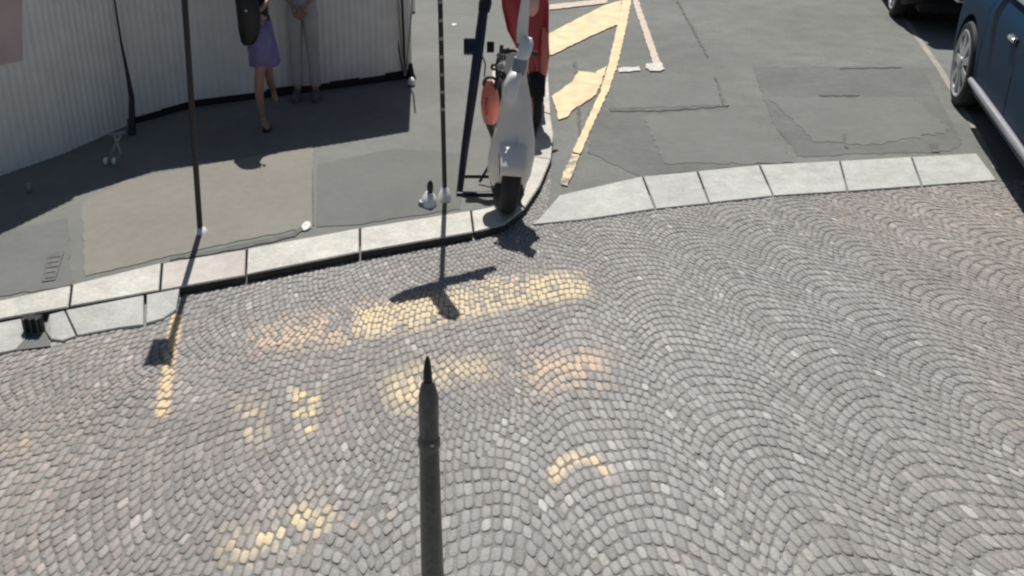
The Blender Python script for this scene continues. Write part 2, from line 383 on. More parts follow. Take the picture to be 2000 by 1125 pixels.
ROT = R(19); cR, sR = math.cos(ROT), math.sin(ROT); pu, pv_ = -1.2, uA     # the left field is turned to run with the kerb
def turn(u, v): return pu + (u - pu) * cR - (v - pv_) * sR, pv_ + (u - pu) * sR + (v - pv_) * cR
aU, aV = turn(-PA[:, 1], PA[:, 0]); xA, yA, _ = lay(aU, aV); inA = inside(road, xA, yA); inB = inside(zoneB, xA, yA)
band = np.zeros(len(PA), bool); cand = np.where(inA & inB & (np.abs(xA) < 6))[0]
lx_, ly_, _ = lay(PB[:, 0], PB[:, 1])
sm_ = np.array(seam)
def segd(x, y):
    best = np.full(x.shape, 9.)
    for (x0, y0), (x1, y1) in zip(seam[:-1], seam[1:]):
        dx, dy = x1 - x0, y1 - y0; t = np.clip(((x - x0) * dx + (y - y0) * dy) / (dx * dx + dy * dy), 0, 1)
        best = np.minimum(best, np.hypot(x - x0 - t * dx, (y - y0 - t * dy) / KS))
    return best
cand = cand[segd(xA[cand], yA[cand]) < .06]
near = segd(lx_, ly_) < .15; bx, by = lx_[near], ly_[near]
for i_ in cand:
    if np.min(np.hypot(bx - xA[i_], (by - yA[i_]) / KS)) > .030: band[i_] = True
keep = (inA & ~inB) | band; PA = PA[keep]
# stone frames: centre, axis along the arc, axis across
def frames(Pp, rotated):
    a = Pp[:, 2]
    if not rotated:
        c_ = Pp[:, :2]; t = np.stack([np.cos(a), -np.sin(a)], 1); n_ = np.stack([np.sin(a), np.cos(a)], 1)
    else:
        c_ = np.stack([-Pp[:, 1], Pp[:, 0]], 1); c_ = np.stack(turn(c_[:, 0], c_[:, 1]), 1); a = a - ROT
        t = np.stack([np.sin(a), np.cos(a)], 1); n_ = np.stack([-np.cos(a), np.sin(a)], 1)
    return c_, t, n_, Pp[:, 3], Pp[:, 4]
fr = [np.concatenate(z) for z in zip(frames(PB, False), frames(PA, True))]
C0, Tt, Nn, LT, LN = fr; n = len(C0)
C0 = C0 + rng.normal(0, .0021, C0.shape)
dang = rng.normal(0, .085, n); ca, sa = np.cos(dang)[:, None], np.sin(dang)[:, None]
Tt, Nn = Tt * ca + Nn * sa, Nn * ca - Tt * sa
hx = LT / 2 * rng.uniform(.87, .99, n); hy = LN / 2 * rng.uniform(.87, .99, n)
tpl = np.array([(1, .6), (.6, 1), (-.6, 1), (-1, .6), (-1, -.6), (-.6, -1), (.6, -1), (1, -.6)])
rings = [(1.0, -.010), (.968, -.0014), (.74, .0008)]
tilt = rng.normal(0, .03, (n, 2)); hz = rng.normal(0, .0008, n)
VV = []
for sc_, z in rings:
    q = tpl * sc_; jit = rng.normal(0, .05, (n, 8, 2)) * (1 if sc_ > .8 else .6)
    qq = q[None] + jit
    pos = C0[:, None, :] + Tt[:, None, :] * (qq[..., 0:1] * hx[:, None, None]) + Nn[:, None, :] * (qq[..., 1:2] * hy[:, None, None])
    zz = z + hz[:, None] + (0 if z < -.01 else 1) * (tilt[:, 0:1] * qq[..., 0] * hx[:, None] + tilt[:, 1:2] * qq[..., 1] * hy[:, None])
    lx, ly, lg = lay(pos[..., 0], pos[..., 1]); VV.append(np.stack([lx, ly, zz], 2))
lx, ly, lg = lay(C0[:, 0], C0[:, 1]); cen = np.stack([lx, ly, .002 + hz], 1)[:, None, :]
VV = np.concatenate(VV + [cen], 1)               # n,25,3
fq = []
for r_ in range(2):
    for k in range(8): fq.append([r_ * 8 + k, r_ * 8 + (k + 1) % 8, (r_ + 1) * 8 + (k + 1) % 8, (r_ + 1) * 8 + k])
ft = [[16 + k, 16 + (k + 1) % 8, 24] for k in range(8)]
base = (np.arange(n) * 25)[:, None, None]
fq = (np.array(fq)[None] + base).reshape(-1, 4); ft = (np.array(ft)[None] + base).reshape(-1, 3)
# stone colours
gx, gy = cen[:, 0, 0], cen[:, 0, 1]
val = .275 * np.exp(rng.normal(0, .105, n)); lightst = rng.random(n) < .016; val[lightst] = rng.uniform(.36, .46, lightst.sum())
warm = .5 + .5 * np.sin(gx * 1.1 + 1.3 * np.sin(gy * .9) + .6) * np.cos(gy * .8 - gx * .35)
warm = np.clip(warm + np.where(gx < -1.6, .35, 0) + np.where(gx > 2.6, .5, 0) + rng.normal(0, .22, n), 0, 1.6)
colr = np.stack([val * (1.02 + .06 * warm), val * (.995 - .015 * warm), val * (.965 - .065 * warm)], 1)
_h = np.random.default_rng(5).random((97, 97))
def vnoise(x, y, sc):                          # smooth value noise
    x = x * sc + 40.3; y = y * sc + 40.7; xi = np.floor(x).astype(int); yi = np.floor(y).astype(int); fx = x - xi; fy = y - yi
    fx = fx * fx * (3 - 2 * fx); fy = fy * fy * (3 - 2 * fy); g = lambda a, b_: _h[(xi + a) % 97, (yi + b_) % 97]
    return (g(0, 0) * (1 - fx) + g(1, 0) * fx) * (1 - fy) + (g(0, 1) * (1 - fx) + g(1, 1) * fx) * fy
stain = .5 * vnoise(gx, gy, .8) + .3 * vnoise(gx, gy, 2.3) + .2 * vnoise(gx, gy, 6)
colr = colr * (.80 + .42 * stain)[:, None]
vx = VV[:, :, 0].reshape(-1); vy = VV[:, :, 1].reshape(-1); cv = np.repeat(colr, 25, 0)
rim_ = np.tile(np.array([1] * 16 + [0] * 9, bool), n); patch = .5 * vnoise(vx, vy / 1.8, 9) + .3 * vnoise(vx, vy / 1.8, 22) + .2 * vnoise(vx, vy / 1.8, 60)
srnd = np.repeat(rng.random(n), 25)
def paint(poly, p, c=None, edge=.05):
    """worn road paint: runs across stones and joints, breaks up in ragged patches"""
    global cv
    pp = [XY(G(x, y)) for x, y in poly]; acc = np.zeros(len(vx))
    for k in range(6):
        a = k * 1.047; acc += inside(pp, vx + edge * .8 * math.cos(a), vy + edge * 1.6 * math.sin(a))
    th = 1.02 - p
    w_ = acc / 6 * np.clip((.8 * (patch - .5) * 1.5 + .5 * srnd + .30 - th * 1.05) * 3.2, 0, 1) * .88
    cv = cv * (1 - w_[:, None]) + np.array(c) * w_[:, None]
Yl = (.73, .59, .37); Yp = (.64, .48, .34)
paint([(490, 640), (600, 620), (700, 600), (760, 610), (700, 665), (500, 692)], .74, Yp)
paint([(690, 600), (860, 570), (950, 545), (1140, 528), (1155, 578), (1050, 592), (900, 628), (700, 662)], .86, Yl, .03)
paint([(560, 610), (760, 580), (760, 610), (560, 640)], .3, Yp)
paint([(750, 745), (830, 710), (960, 705), (960, 728), (860, 745), (815, 800), (760, 790)], .9, Yl)
paint([(1030, 700), (1175, 680), (1182, 750), (1120, 775), (1040, 770)], .7, Yp)
paint([(950, 705), (1030, 700), (1030, 730), (950, 725)], .45, Yp)
paint([(465, 790), (500, 785), (515, 860), (465, 870)], .7, Yl); paint([(510, 790), (570, 790), (570, 880), (510, 880)], .25, Yp)
paint([(572, 760), (622, 768), (618, 850), (575, 855)], .8, (.82, .68, .36), .02); paint([(620, 790), (660, 790), (660, 840), (620, 840)], .3, Yp)
paint([(430, 1045), (560, 990), (620, 975), (660, 1040), (560, 1075), (440, 1095)], .6, Yl); paint([(620, 960), (760, 955), (780, 1020), (640, 1060)], .3, Yp)
paint([(1068, 945), (1074, 905), (1120, 882), (1165, 884), (1205, 925), (1192, 938), (1155, 908), (1120, 905), (1090, 942)], .9, Yl, .012)
paint([(334, 615), (356, 612), (328, 815), (303, 812)], .97, (.78, .58, .32), .006)
paint([(-40, 850), (60, 830), (130, 828), (170, 845), (110, 872), (-40, 870)], .4, Yp)
paint([(860, 900), (1000, 880), (1000, 940), (860, 960)], .15, Yp)
# build the mesh
me = bpy.data.meshes.new('cobbled_road'); nv = n * 25
me.vertices.add(nv); me.vertices.foreach_set('co', VV.reshape(-1).astype(np.float32))
loops = np.concatenate([fq.reshape(-1), ft.reshape(-1)]); me.loops.add(len(loops)); me.loops.foreach_set('vertex_index', loops.astype(np.int32))
tot = np.concatenate([np.full(len(fq), 4), np.full(len(ft), 3)]); st = np.concatenate([[0], np.cumsum(tot)[:-1]])
me.polygons.add(len(tot)); me.polygons.foreach_set('loop_start', st.astype(np.int32)); me.polygons.foreach_set('loop_total', tot.astype(np.int32))
me.polygons.foreach_set('use_smooth', np.ones(len(tot), bool)); me.update(calc_edges=True); me.validate()
ca_ = me.color_attributes.new('stone', 'FLOAT_COLOR', 'POINT')
cc = np.concatenate([cv, np.ones((nv, 1))], 1); ca_.data.foreach_set('color', cc.reshape(-1).astype(np.float32))
me.materials.append(M['cobble'])
ro = bpy.data.objects.new('cobbled_road', me); COL.objects.link(ro); struct(ro)
print('cobbles', n)

# ================================================================ HOARDING
def hoarding(base_px, label, m, Hh, root_name='hoarding', rail=True, extra=None, zb=KZ):
    P = [G(x, y, zb) for x, y in base_px]
    if extra: P += [Vector(e) for e in extra]
    root = thing(root_name, P[0], label, 'hoarding', 'corrugated hoarding along the pavement')
    def L0(p): return p - P[0]
    # resample along the base
    pts = []
    for a, c in zip(P[:-1], P[1:]):
        nseg = max(2, int((c - a).length / .011))
        for k in range(nseg): pts.append(a.lerp(c, k / nseg))
    pts.append(P[-1]); vs = []; m_ = len(pts); s_ = 0; hts = [-.01, .6, 1.2, 1.8, Hh]
    for i, p in enumerate(pts):
        t = (pts[min(i + 1, m_ - 1)] - pts[max(0, i - 1)]).normalized(); nrm = Vector((t.y, -t.x, 0))
        if i: s_ += (pts[i] - pts[i - 1]).length
        ph = (s_ / .062) % 1; prof = min(1, max(0, abs(ph - .5) * 5 - .8)) * .007
        for h_ in hts: vs.append(L0(p) + nrm * (prof + .002 * math.sin(s_ * 3 + h_)) + Vector((0, 0, h_)))
    k = len(hts); fs = [(i * k + j, (i + 1) * k + j, (i + 1) * k + j + 1, i * k + j + 1) for i in range(m_ - 1) for j in range(k - 1)]
    sh = MB(); sh.add(vs, fs); o = sh.build('sheeting', m, root)
    so_ = o.modifiers.new('t', 'SOLIDIFY'); so_.thickness = .006; so_.offset = -1 
    for h_ in (.25, Hh - .1):
        fr_ = MB()
        for a, c in zip(P[:-1], P[1:]):
            d = (c - a); q = Matrix.Rotation(math.atan2(d.y, d.x), 3, 'Z'); nb = Vector((-d.y, d.x, 0)).normalized()
            fr_.box(L0((a + c) / 2) + nb * .04 + Vector((0, 0, h_)), (d.length, .04, .06), q)
        fr_.build('frame', M['zinc'], root)
    if rail:
        br = MB()
        for a, c in zip(P[:-1], P[1:]):
            d = (c - a); nn = max(1, int(d.length / .25)); q = Matrix.Rotation(math.atan2(d.y, d.x), 3, 'Z'); nb = Vector((d.y, -d.x, 0)).normalized()
            for j in range(nn):
                mid = a.lerp(c, (j + .5) / nn); hh = random.uniform(.035, .075)
                br.box(L0(mid) + nb * .014 + Vector((0, 0, hh / 2)), (d.length / nn * 1.02, .016, hh), q)
        br.build('base_rail', M['blackmatte'], root)
    return root
cr = G(803, 150, KZ)
hr = hoarding([(250, 243), (380, 207), (590, 180), (700, 165), (803, 150)], 'pale grey corrugated hoarding panel running right to the pavement corner', M['hoarding'], 2.45, extra=[(cr.x - .45, cr.y + 5, KZ)])
hl = hoarding([(-700, 520), (0, 342), (120, 300), (254, 241.5)], 'pale corrugated hoarding panel at the left end, beside the leaning black pipe', M['hoarding_l'], 2.55, rail=False)
# vertical details of the hoarding: leaning pipe at the seam
def rod(name, m, pts, rad, label, cat, group=None, n=10, parent=None):
    P = [Vector(p) for p in pts]; mb = MB(); mb.tube([p - P[0] for p in P], rad, n); o = mb.build(name, m, parent, True)
    o.location = P[0]
    if parent is None: tag(o, label, cat, group)
    return o
b0 = G(262, 262, KZ); Yb = b0.y + .04
rod('pipe', M['black'], [V(258, 262, b0.y), V(257, 190, Yb), V(248, 140, Yb + .06), V(236, 80, Yb + .14), V(222, -10, Yb + .2), V(190, -250, Yb + .28)], [.03, .022, .014, .009, .007, .007], 'thin black pipe leaning over the seam between the two hoardings', 'pipe')
# pink poster at far left
A = V(-60, 0, 0.1)
ga, gb = G(0, 342, KZ), G(120, 300, KZ)
dirw = (gb - ga).normalized(); nrm = Vector((dirw.y, -dirw.x, 0))
def on_left_wall(px, py, off=.016):
    d = ray(px, py); p0 = ga + nrm * off; t = (p0 - Vector((0, 0, CAM_H))).dot(nrm) / d.dot(nrm)
    return Vector((0, 0, CAM_H)) + d * t
q = [on_left_wall(-300, 190), on_left_wall(44, 118), on_left_wall(40, -330), on_left_wall(-300, -330)]
mb = MB(); mb.add(q + [p - nrm * .004 for p in q], [(0, 1, 2, 3), (7, 6, 5, 4), (0, 4, 5, 1), (1, 5, 6, 2), (2, 6, 7, 3), (3, 7, 4, 0)])
tag(mb.build('poster', M['pink']), 'faded pink poster on the left hoarding panel', 'poster')
# corner uprights of the hoarding
cw = cr + Vector((.0, -.02, 0))
root = thing('scaffold_post', cw, 'bundle of thin dark and pale rods standing at the hoarding corner', 'post')
def rel(p): return p - cw
for k, (m_, xs, rr) in enumerate(((M['black'], [(791, 150), (789, 90), (785, -10), (780, -200)], .011), (M['black'], [(788, 148), (775, 70), (770, -10), (768, -200)], .006),
                                 (M['pinkish'] if 0 else M['zinc'], [(792, 148), (800, 70), (806, -10), (808, -200)], .007), (M['zinc'], [(790, 148), (782, 70), (777, -10), (775, -200)], .006))):
    mb = MB(); mb.tube([rel(V(x, y, cw.y - .03 - .012 * k)) for x, y in xs], rr, 8); mb.build('rod', m_, root, True)
mb = MB(); mb.ell([(0, -.04, 0, .05, .04), (0, -.04, .05, .03, .03), (0, -.04, .14, .016, .016)], 12); mb.build('foot', M['blackmatte'], root, True)

# small bracket with crossed struts at the hoarding foot, and litter
bc = G(222, 322, KZ)
root = thing('bracket', bc, 'small crossed metal bracket with white feet below the hoarding seam', 'bracket')
for pts in ([(209, 322), (222, 290), (236, 262)], [(222, 322), (236, 300), (222, 262)], [(209, 262), (226, 262), (244, 258)]):
    mb = MB(); mb.tube([V(x, y, bc.y + .01) - bc for x, y in pts], .011, 8); mb.build('strut', M['zinc'], root, True)
for x in (208, 224):
    mb = MB(); mb.ball(G(x, 320, KZ) - bc + Vector((0, 0, .02)), (.022, .03, .03), 10, 6); mb.build('foot', M['white'], root, True)
def lump(px, py, r_, m_, name, label, cat, z=KZ, group=None):
    c = G(px, py, z); mb = MB(); mb.ball((0, 0, r_[2] * .6), r_, 12, 8)
    mb.v = [(x + random.uniform(-1, 1) * r_[0] * .12, y + random.uniform(-1, 1) * r_[1] * .12, max(0, zz)) for x, y, zz in mb.v]
    o = mb.build(name, m_, None, True); o.location = c; return tag(o, label, cat, group)
lump(58, 374, (.022, .03, .04), M['zinc'], 'litter', 'small pale scrap in the shade at the far left', 'litter')
lump(804, 166, (.035, .05, .045), M['white'], 'litter', 'small white scrap on the pavement beside the hoarding corner', 'litter')
lump(887, 48, (.03, .05, .006), M['white'], 'litter', 'small white scrap between the thin black pole and the navy post', 'litter')
lump(808, 22, (.02, .03, .13), M['white'], 'marker_post', 'short white marker behind the hoarding corner', 'marker')
lump(598, 443, (.03, .07, .012), M['white'], 'litter', 'white plaster scrap at the corner of the tan pavement patch', 'litter')
# worn metal cover on the pavement
cc_ = G(96, 525, KZ); root = thing('access_cover', cc_, 'small worn metal access cover in the grey pavement', 'cover')
mb = MB(); q = [G(82, 552, KZ) - cc_, G(108, 548, KZ) - cc_, G(126, 492, KZ) - cc_, G(92, 498, KZ) - cc_]
mb.prism([XY(p) for p in q], -.004, .006, .002); mb.build('frame', M['iron'], root)
for k in range(5):
    mb = MB(); a, c = q[0].lerp(q[3], .1 + .18 * k), q[1].lerp(q[2], .1 + .18 * k); mb.tube([a.lerp(c, .15) + Vector((0, 0, .008)), a.lerp(c, .85) + Vector((0, 0, .008))], .005, 6); mb.build('rib', M['zinc'], root, True)
# drain inlet by the ramp slabs
dc = G(67, 628, .06); root = thing('drain_inlet', (dc.x, dc.y - .02, 0), 'black drain opening between the ramp slabs at the kerb', 'drain')
wl = (G(84, 640).x - G(52, 640).x) * 1.1
mb = MB(); mb.box((0, .0, .05), (wl, .05, .1)); mb.build('opening', M['blackmatte'], root)
mb = MB()
for k in range(3): mb.box((-wl * .35 + wl * .35 * k, -.03, .05), (.008, .012, .1))
mb.box((0, -.03, .012), (wl, .014, .02)); mb.build('bar', M['iron'], root)
sheet('drain_apron', [(50, 645), (86, 645), (100, 676), (30, 684)], .008, M['pave_grey'], .004)

# ================================================================ POLES
# 1. thin sign pole
b1 = G(391, 452, KZ); HP = (b1.y - .02 - G(312, 714).y) / SUN_DIR.y * SUN_DIR.z - KZ + .01
t1 = b1 + Vector((.10, 0, HP))
root = thing('sign_pole', b1, 'thin black sign pole on the pavement left of the person in the violet skirt', 'sign pole', 'thin poles standing on the pavement')
mb = MB(); mb.tube([(0, 0, 0), Vector((.035, 0, HP * .35)), t1 - b1], [.018, .018, .018], 12); mb.build('pole', M['black'], root, True)
def back_from_shadow(px, py, z):               # the point at height z whose shadow falls at this ground spot
    g = G(px, py); return g + SUN_DIR * (z / SUN_DIR.z)
g1, g2 = G(318, 664), G(312, 712)
def unshadow_at(g, Y):                         # height so that the caster sits at distance Y
    k = (Y - g.y) / SUN_DIR.y; return g + SUN_DIR * k
q = [unshadow_at(G(x, y), b1.y - .02) for x, y in ((279, 714), (336, 712), (344, 660), (300, 662))]
qq = [p - b1 for p in q]; mb = MB(); mb.add(qq + [p + Vector((0, -.008, 0)) for p in qq], [(0, 1, 2, 3), (7, 6, 5, 4), (0, 4, 5, 1), (1, 5, 6, 2), (2, 6, 7, 3), (3, 7, 4, 0)])
mb.build('sign_plate', M['zinc'], root)
mb = MB(); mb.ell([(.008, -.0, 0, .035, .06), (.008, 0, .012, .03, .05), (.004, 0, .03, .016, .018)], 14); mb.build('base_collar', M['white'], root, True)

# 2. banded pole with a head of boxes whose shadow lies on the cobbles
b2 = G(869, 388, KZ); YH = b2.y
root = thing('signal_pole', b2, 'thin black pole with light bands, carrying three arms, beside the kerb corner', 'signal pole', 'thin poles standing on the pavement')
ctr = unshadow_at(G(862, 556), YH) - b2
mb = MB(); mb.tube([(0, 0, 0), ctr + Vector((0, 0, .05))], .016, 12); mb.build('pole', M['black'], root, True)
for k in range(16):
    z = .62 + k * .115; mb = MB(); mb.tube([ctr * (z / ctr.z), ctr * ((z + .02) / ctr.z)], .0172, 12); mb.build('band', M['zinc'], root, True)
def headpt(px, py, dY): return unshadow_at(G(px, py), YH + dY) - b2
def shad(px, py, z): return G(px, py) + SUN_DIR * (z / SUN_DIR.z) - b2
hz0 = ctr.z + b2.z
arm = lambda nm, pts, rad, m_: MB().tube([shad(x, y, hz0) for x, y in pts], rad, 10).build(nm, m_, root, True)
arm('arm', [(862, 552), (905, 543), (945, 530), (966, 524)], [.05, .045, .036, .028], M['black'])
arm('arm', [(862, 556), (835, 568), (800, 576), (765, 587)], [.05, .07, .062, .03], M['black'])
arm('arm', [(846, 562), (860, 585), (880, 612), (888, 622)], [.06, .055, .055, .03], M['black'])
mb = MB(); mb.box((shad(925, 545, hz0) + Vector((0, 0, -.04))), (.13, .03, .07)); mb.build('sign_plate', M['zinc'], root)
mb = MB(); mb.box((shad(812, 580, hz0) + Vector((0, 0, -.04))), (.10, .05, .09)); mb.build('lamp_box', M['black'], root, bevel=.008)
mb = MB(); mb.ball(shad(782, 588, hz0) + Vector((0, 0, -.03)), (.035, .04, .04), 12, 8); mb.build('lens', M['redlight'], root, True)
mb = MB(); mb.ell([(.0, .0, 0, .045, .08), (0, 0, .03, .042, .07), (0, 0, .07, .026, .04), (0, 0, .085, .015, .015)], 16); mb.build('base_collar', M['white'], root, True)
# white stump with dark cap left of it
s0 = G(838, 398, KZ); root = thing('stump', s0, 'short white stump with a dark cap left of the banded pole', 'stump')
mb = MB(); mb.ell([(0, 0, 0, .05, .09), (0, 0, .03, .052, .085), (0, 0, .06, .04, .06), (0, 0, .085, .02, .03)], 16); mb.build('base', M['white'], root, True)
mb = MB(); mb.ell([(.008, .0, .075, .016, .02), (.008, .0, .11, .022, .03), (.008, 0, .14, .02, .03), (.01, 0, .165, .01, .012)], 12); mb.build('cap', M['bollard_d'], root, True)
mb = MB(); mb.ell([(-.045, -.02, 0, .03, .04), (-.045, -.02, .03, .02, .03)], 12); mb.build('rim', M['zinc'], root, True)

# 3. navy post leaning back with a box across it
b3 = G(897, 378, KZ); 
def lean_pt(px, py, k=.5):                    # on the plane through the base that leans away from the camera
    d = ray(px, py); o = Vector((0, 0, CAM_H)); nn = Vector((0, -1, k)).normalized(); t = (b3 - o).dot(nn) / d.dot(nn); return o + d * t - b3
root = thing('leaning_post', b3, 'dark navy post leaning back beside the white scooter, small box across it', 'post')
ln = lambda nm, pts, rad, m_: MB().tube([lean_pt(x, y) for x, y in pts], rad, 14).build(nm, m_, root, True)
ln('post', [(897, 380), (908, 290), (922, 190), (934, 100), (943, 30), (947, 5)], [.022, .026, .032, .036, .034, .03], M['navy'])
ln('cap', [(945, 22), (948, 5), (950, -14)], [.040, .045, .03], M['blackmatte'])
c_ = lean_pt(922, 91); mb = MB(); mb.box((0, 0, 0), (.115, .05, .11)); mb.xf(Matrix.Translation(c_) @ Matrix.Rotation(-.5, 4, 'X')); mb.build('box', M['navy'], root, bevel=.01)
c_ = lean_pt(958, 92); mb = MB(); mb.box((0, 0, 0), (.05, .04, .07)); mb.xf(Matrix.Translation(c_) @ Matrix.Rotation(-.5, 4, 'X')); mb.build('bracket', M['blackmatte'], root, bevel=.006)
ln('cable', [(940, 105), (948, 125), (946, 150)], .006, M['zinc'])
mb = MB(); mb.box((.11, -.03, .012), (.26, .03, .024)); mb.build('foot', M['navy'], root, bevel=.004)
mb = MB(); mb.box((.14, .32, .01), (.2, .02, .02)); mb.build('foot', M['navy'], root, bevel=.004)

# 4. tapered bollard in the foreground
D4 = 2.45
bt = V(845, 1125, D4); tip = V(835, 695, D4)
b4 = Vector((bt.x + (bt.x - tip.x) * .0, D4, 0))
root = thing('bollard', (b4.x, D4, 0), 'tall tapered dark grey bollard with black pointed tip, foreground cobbles', 'bollard')
zt = tip.z
def zat(py): return V(840, py, D4).z
def xat(px, py): return V(px, py, D4).x - b4.x
def ringsat(lst): return [(xat(cx, y) if y else cx, 0, zat(y), r_, r_) for cx, y, r_ in lst]
mb = MB(); mb.ell([(0, 0, -.02, .05, .05), (0, 0, .3, .042, .042)] + ringsat([(845, 1125, .034), (841, 1000, .031), (839, 900, .0285), (838, 872, .0275)]), 28); mb.build('shaft', M['bollard'], root, True)
mb = MB(); mb.ell(ringsat([(838, 874, .029), (838, 868, .032), (838, 856, .032), (838, 850, .028)]), 28); mb.build('collar', M['bollard'], root, True)
mb = MB(); mb.ell(ringsat([(838, 851, .0275), (837, 800, .028), (837, 772, .0275), (836, 752, .020), (836, 744, .015)]), 28); mb.build('neck', M['bollard'], root, True)
mb = MB(); mb.ell(ringsat([(836, 746, .0125), (835, 725, .012), (835, 705, .0075), (835, 696, .004)]), 20); mb.build('tip', M['bollard_d'], root, True)
mb = MB(); mb.ball((xat(844, 856), -.030, zat(857)), .006, 10, 6); mb.build('screw', M['steel'], root, True)

# ================================================================ SCOOTERS
def scooter(base, label, body_m, spec, rotz=0.0, lean=0.0):
    root = thing('scooter', base, label, 'scooter', 'motor scooters parked at the kerb corner'); root.rotation_euler = (0, lean, rotz)
    wr, wt = spec['wheel']
    for nm, y in (('front_wheel', 0), ('rear_wheel', spec['len'])):
        mb = MB(); mb.torus((0, y, wr), (1, 0, 0), wr - wt * .55, wt * .5, wt * .55); wo = mb.build(nm, M['rubber'], root, True)
        mb = MB(); mb.disc((0, y, wr), (1, 0, 0), [(.001, -.02), (wr * .55, -.02), (wr * .62, -.028), (wr * .66, 0), (wr * .62, .028), (wr * .55, .02), (.001, .02)]); mb.build('rim', M['zinc'], wo, True)
    mb = MB()
    for x in (-1, 1): mb.tube([(x * (wt * .5 + .015), 0, wr), (x * (wt * .5 + .018), .09, wr + .3), (x * .02, .16, wr + .45)], .012, 8)
    mb.build('fork', M['blackmatte'], root, True)
    # front mudguard: arched shell
    mb = MB(); rr = []
    for k in range(11):
        a = R(-62 + 15 * k); hw = wt * .5 + .018 + .012 * math.sin(R(18 * k))
        cy, cz = -math.cos(R(90) - a + R(0)) * 0, 0
        yy, zz = -math.sin(-a + R(20)) * 0, 0
        py_, pz_ = math.sin(a) * (wr + .02), wr + math.cos(a) * (wr + .02)
        rr.append([(math.cos(t) * hw, py_ * (1 - .0) * (1 if 1 else 0) - math.sin(a) * .02 * 0 + math.sin(a) * math.sin(t) * .03, pz_ + math.cos(a) * math.sin(t) * .03 - (1 - math.sin(t)) * .03 * 0) for t in (math.pi * j / 10 for j in range(11))])
    vs = [p for r_ in rr for p in r_]; mb.add(vs, [(i * 11 + j, i * 11 + j + 1, (i + 1) * 11 + j + 1, (i + 1) * 11 + j) for i in range(10) for j in range(10)])
    fo = mb.build('mudguard', spec.get('guard', body_m), root, True); sm = fo.modifiers.new('t', 'SOLIDIFY'); sm.thickness = .006
    mb = MB(); mb.ell(spec['apron'], 28); mb.build('front_apron', body_m, root, True)
    for nm, m_, s_ in spec['extras']:
        mb = MB(); mb.ell(s_, 20); mb.build(nm, m_, root, True)
    Ln = spec['len']; hgt = spec['apron'][-1][2]
    mb = MB(); mb.loft([[(x * w_, y, z) for x, z in ((-1, a), (1, a), (1, c), (-1, c))] for y, w_, a, c in ((.2, .09, .2, .27), (.5, .1, .18, .26), (.62, .1, .2, .5), (.9, .12, .26, .62), (Ln - .05, .11, .34, .66), (Ln + .25, .06, .46, .64))]); mb.build('rear_body', spec.get('rear', body_m), root, True, bevel=.025)
    mb = MB(); mb.loft([[(x * w_, y, z) for x, z in ((-1, a), (1, a), (.8, c), (-.8, c))] for y, w_, a, c in ((.6, .05, .5, .57), (.7, .09, .6, .69), (1.0, .1, .625, .70), (Ln + .15, .08, .645, .73))]); mb.build('seat', M['blackmatte'], root, True, bevel=.02)
    mb = MB(); hb = spec['bar']; mb.tube([(-hb, .34, hgt - .03), (-hb * .4, .27, hgt), (0, .25, hgt), (hb * .4, .27, hgt), (hb, .34, hgt - .03)], .012, 8); ho = mb.build('handlebar', M['black'], root, True)
    for s_ in (-1, 1):
        mb = MB(); mb.tube([(s_ * hb * .7, .31, hgt - .015), (s_ * hb * 1.12, .36, hgt - .035)], .019, 10); mb.build('grip', M['rubber'], ho, True)
    mb = MB(); mb.tube([(-.06, .55, .2), (-.16, .5, .0)], .01, 8); mb.build('side_stand', M['blackmatte'], root, True)
    mb = MB(); mb.box((0, Ln + .27, .52), (.1, .03, .05)); mb.build('tail_light', M['redlens'], root, bevel=.01)
    return root
bw = G(988, 413, KZ)
lw = .022
scooter(bw, 'white scooter with black front wheel facing the road at kerb corner', M['offwhite'], dict(
    wheel=(.215, .125), len=1.15, bar=.10, rear=M['offwhite'],
    apron=[(0, .03, .17, .11, .05), (-.005, .03, .25, .142, .07), (0, .05, .36, .150, .08), (.005, .08, .48, .138, .08), (.005, .12, .60, .11, .07), (0, .16, .72, .095, .06), (-.015, .19, .80, .085, .055), (-.005, .22, .86, .06, .05), (.01, .24, .95, .05, .045), (.02, .26, 1.0, .035, .035)],
    extras=[('front_panel', M['white'], [(-.04, .075, .74, .035, .03), (-.042, .09, .80, .045, .035), (-.03, .12, .87, .045, .04), (-.02, .14, .90, .03, .03)]),
            ('headset', M['greyp'], [(-.005, .17, .88, .045, .045), (.0, .18, .93, .048, .05), (.005, .19, .98, .045, .045)]),
            ('headlight', M['white'], [(.012, .17, .98, .04, .04), (.02, .18, 1.02, .046, .045), (.03, .2, 1.07, .044, .04), (.032, .22, 1.10, .03, .03)]),
            ('windscreen', M['offwhite'], [(.005, .23, 1.06, .036, .012), (.0, .26, 1.13, .036, .012), (.0, .28, 1.22, .034, .012), (.002, .31, 1.36, .022, .01)]),
            ('mudflap', M['rubber'], [(0, -.04, .02, .045, .03), (0, -.05, .06, .07, .05), (0, -.03, .14, .105, .07), (0, .0, .2, .09, .07)]),
            ('rib', M['white'], [(-.075, -.04, .27, .006, .01), (-.085, -.03, .36, .008, .012), (-.09, -.0, .4, .005, .01)]),
            ('rib', M['white'], [(.05, -.045, .3, .005, .01), (.035, -.035, .42, .008, .012), (.03, -.0, .52, .005, .01)]),
            ]), rotz=-.0, lean=R(4.5))
br_ = G(1046, 247, KZ)
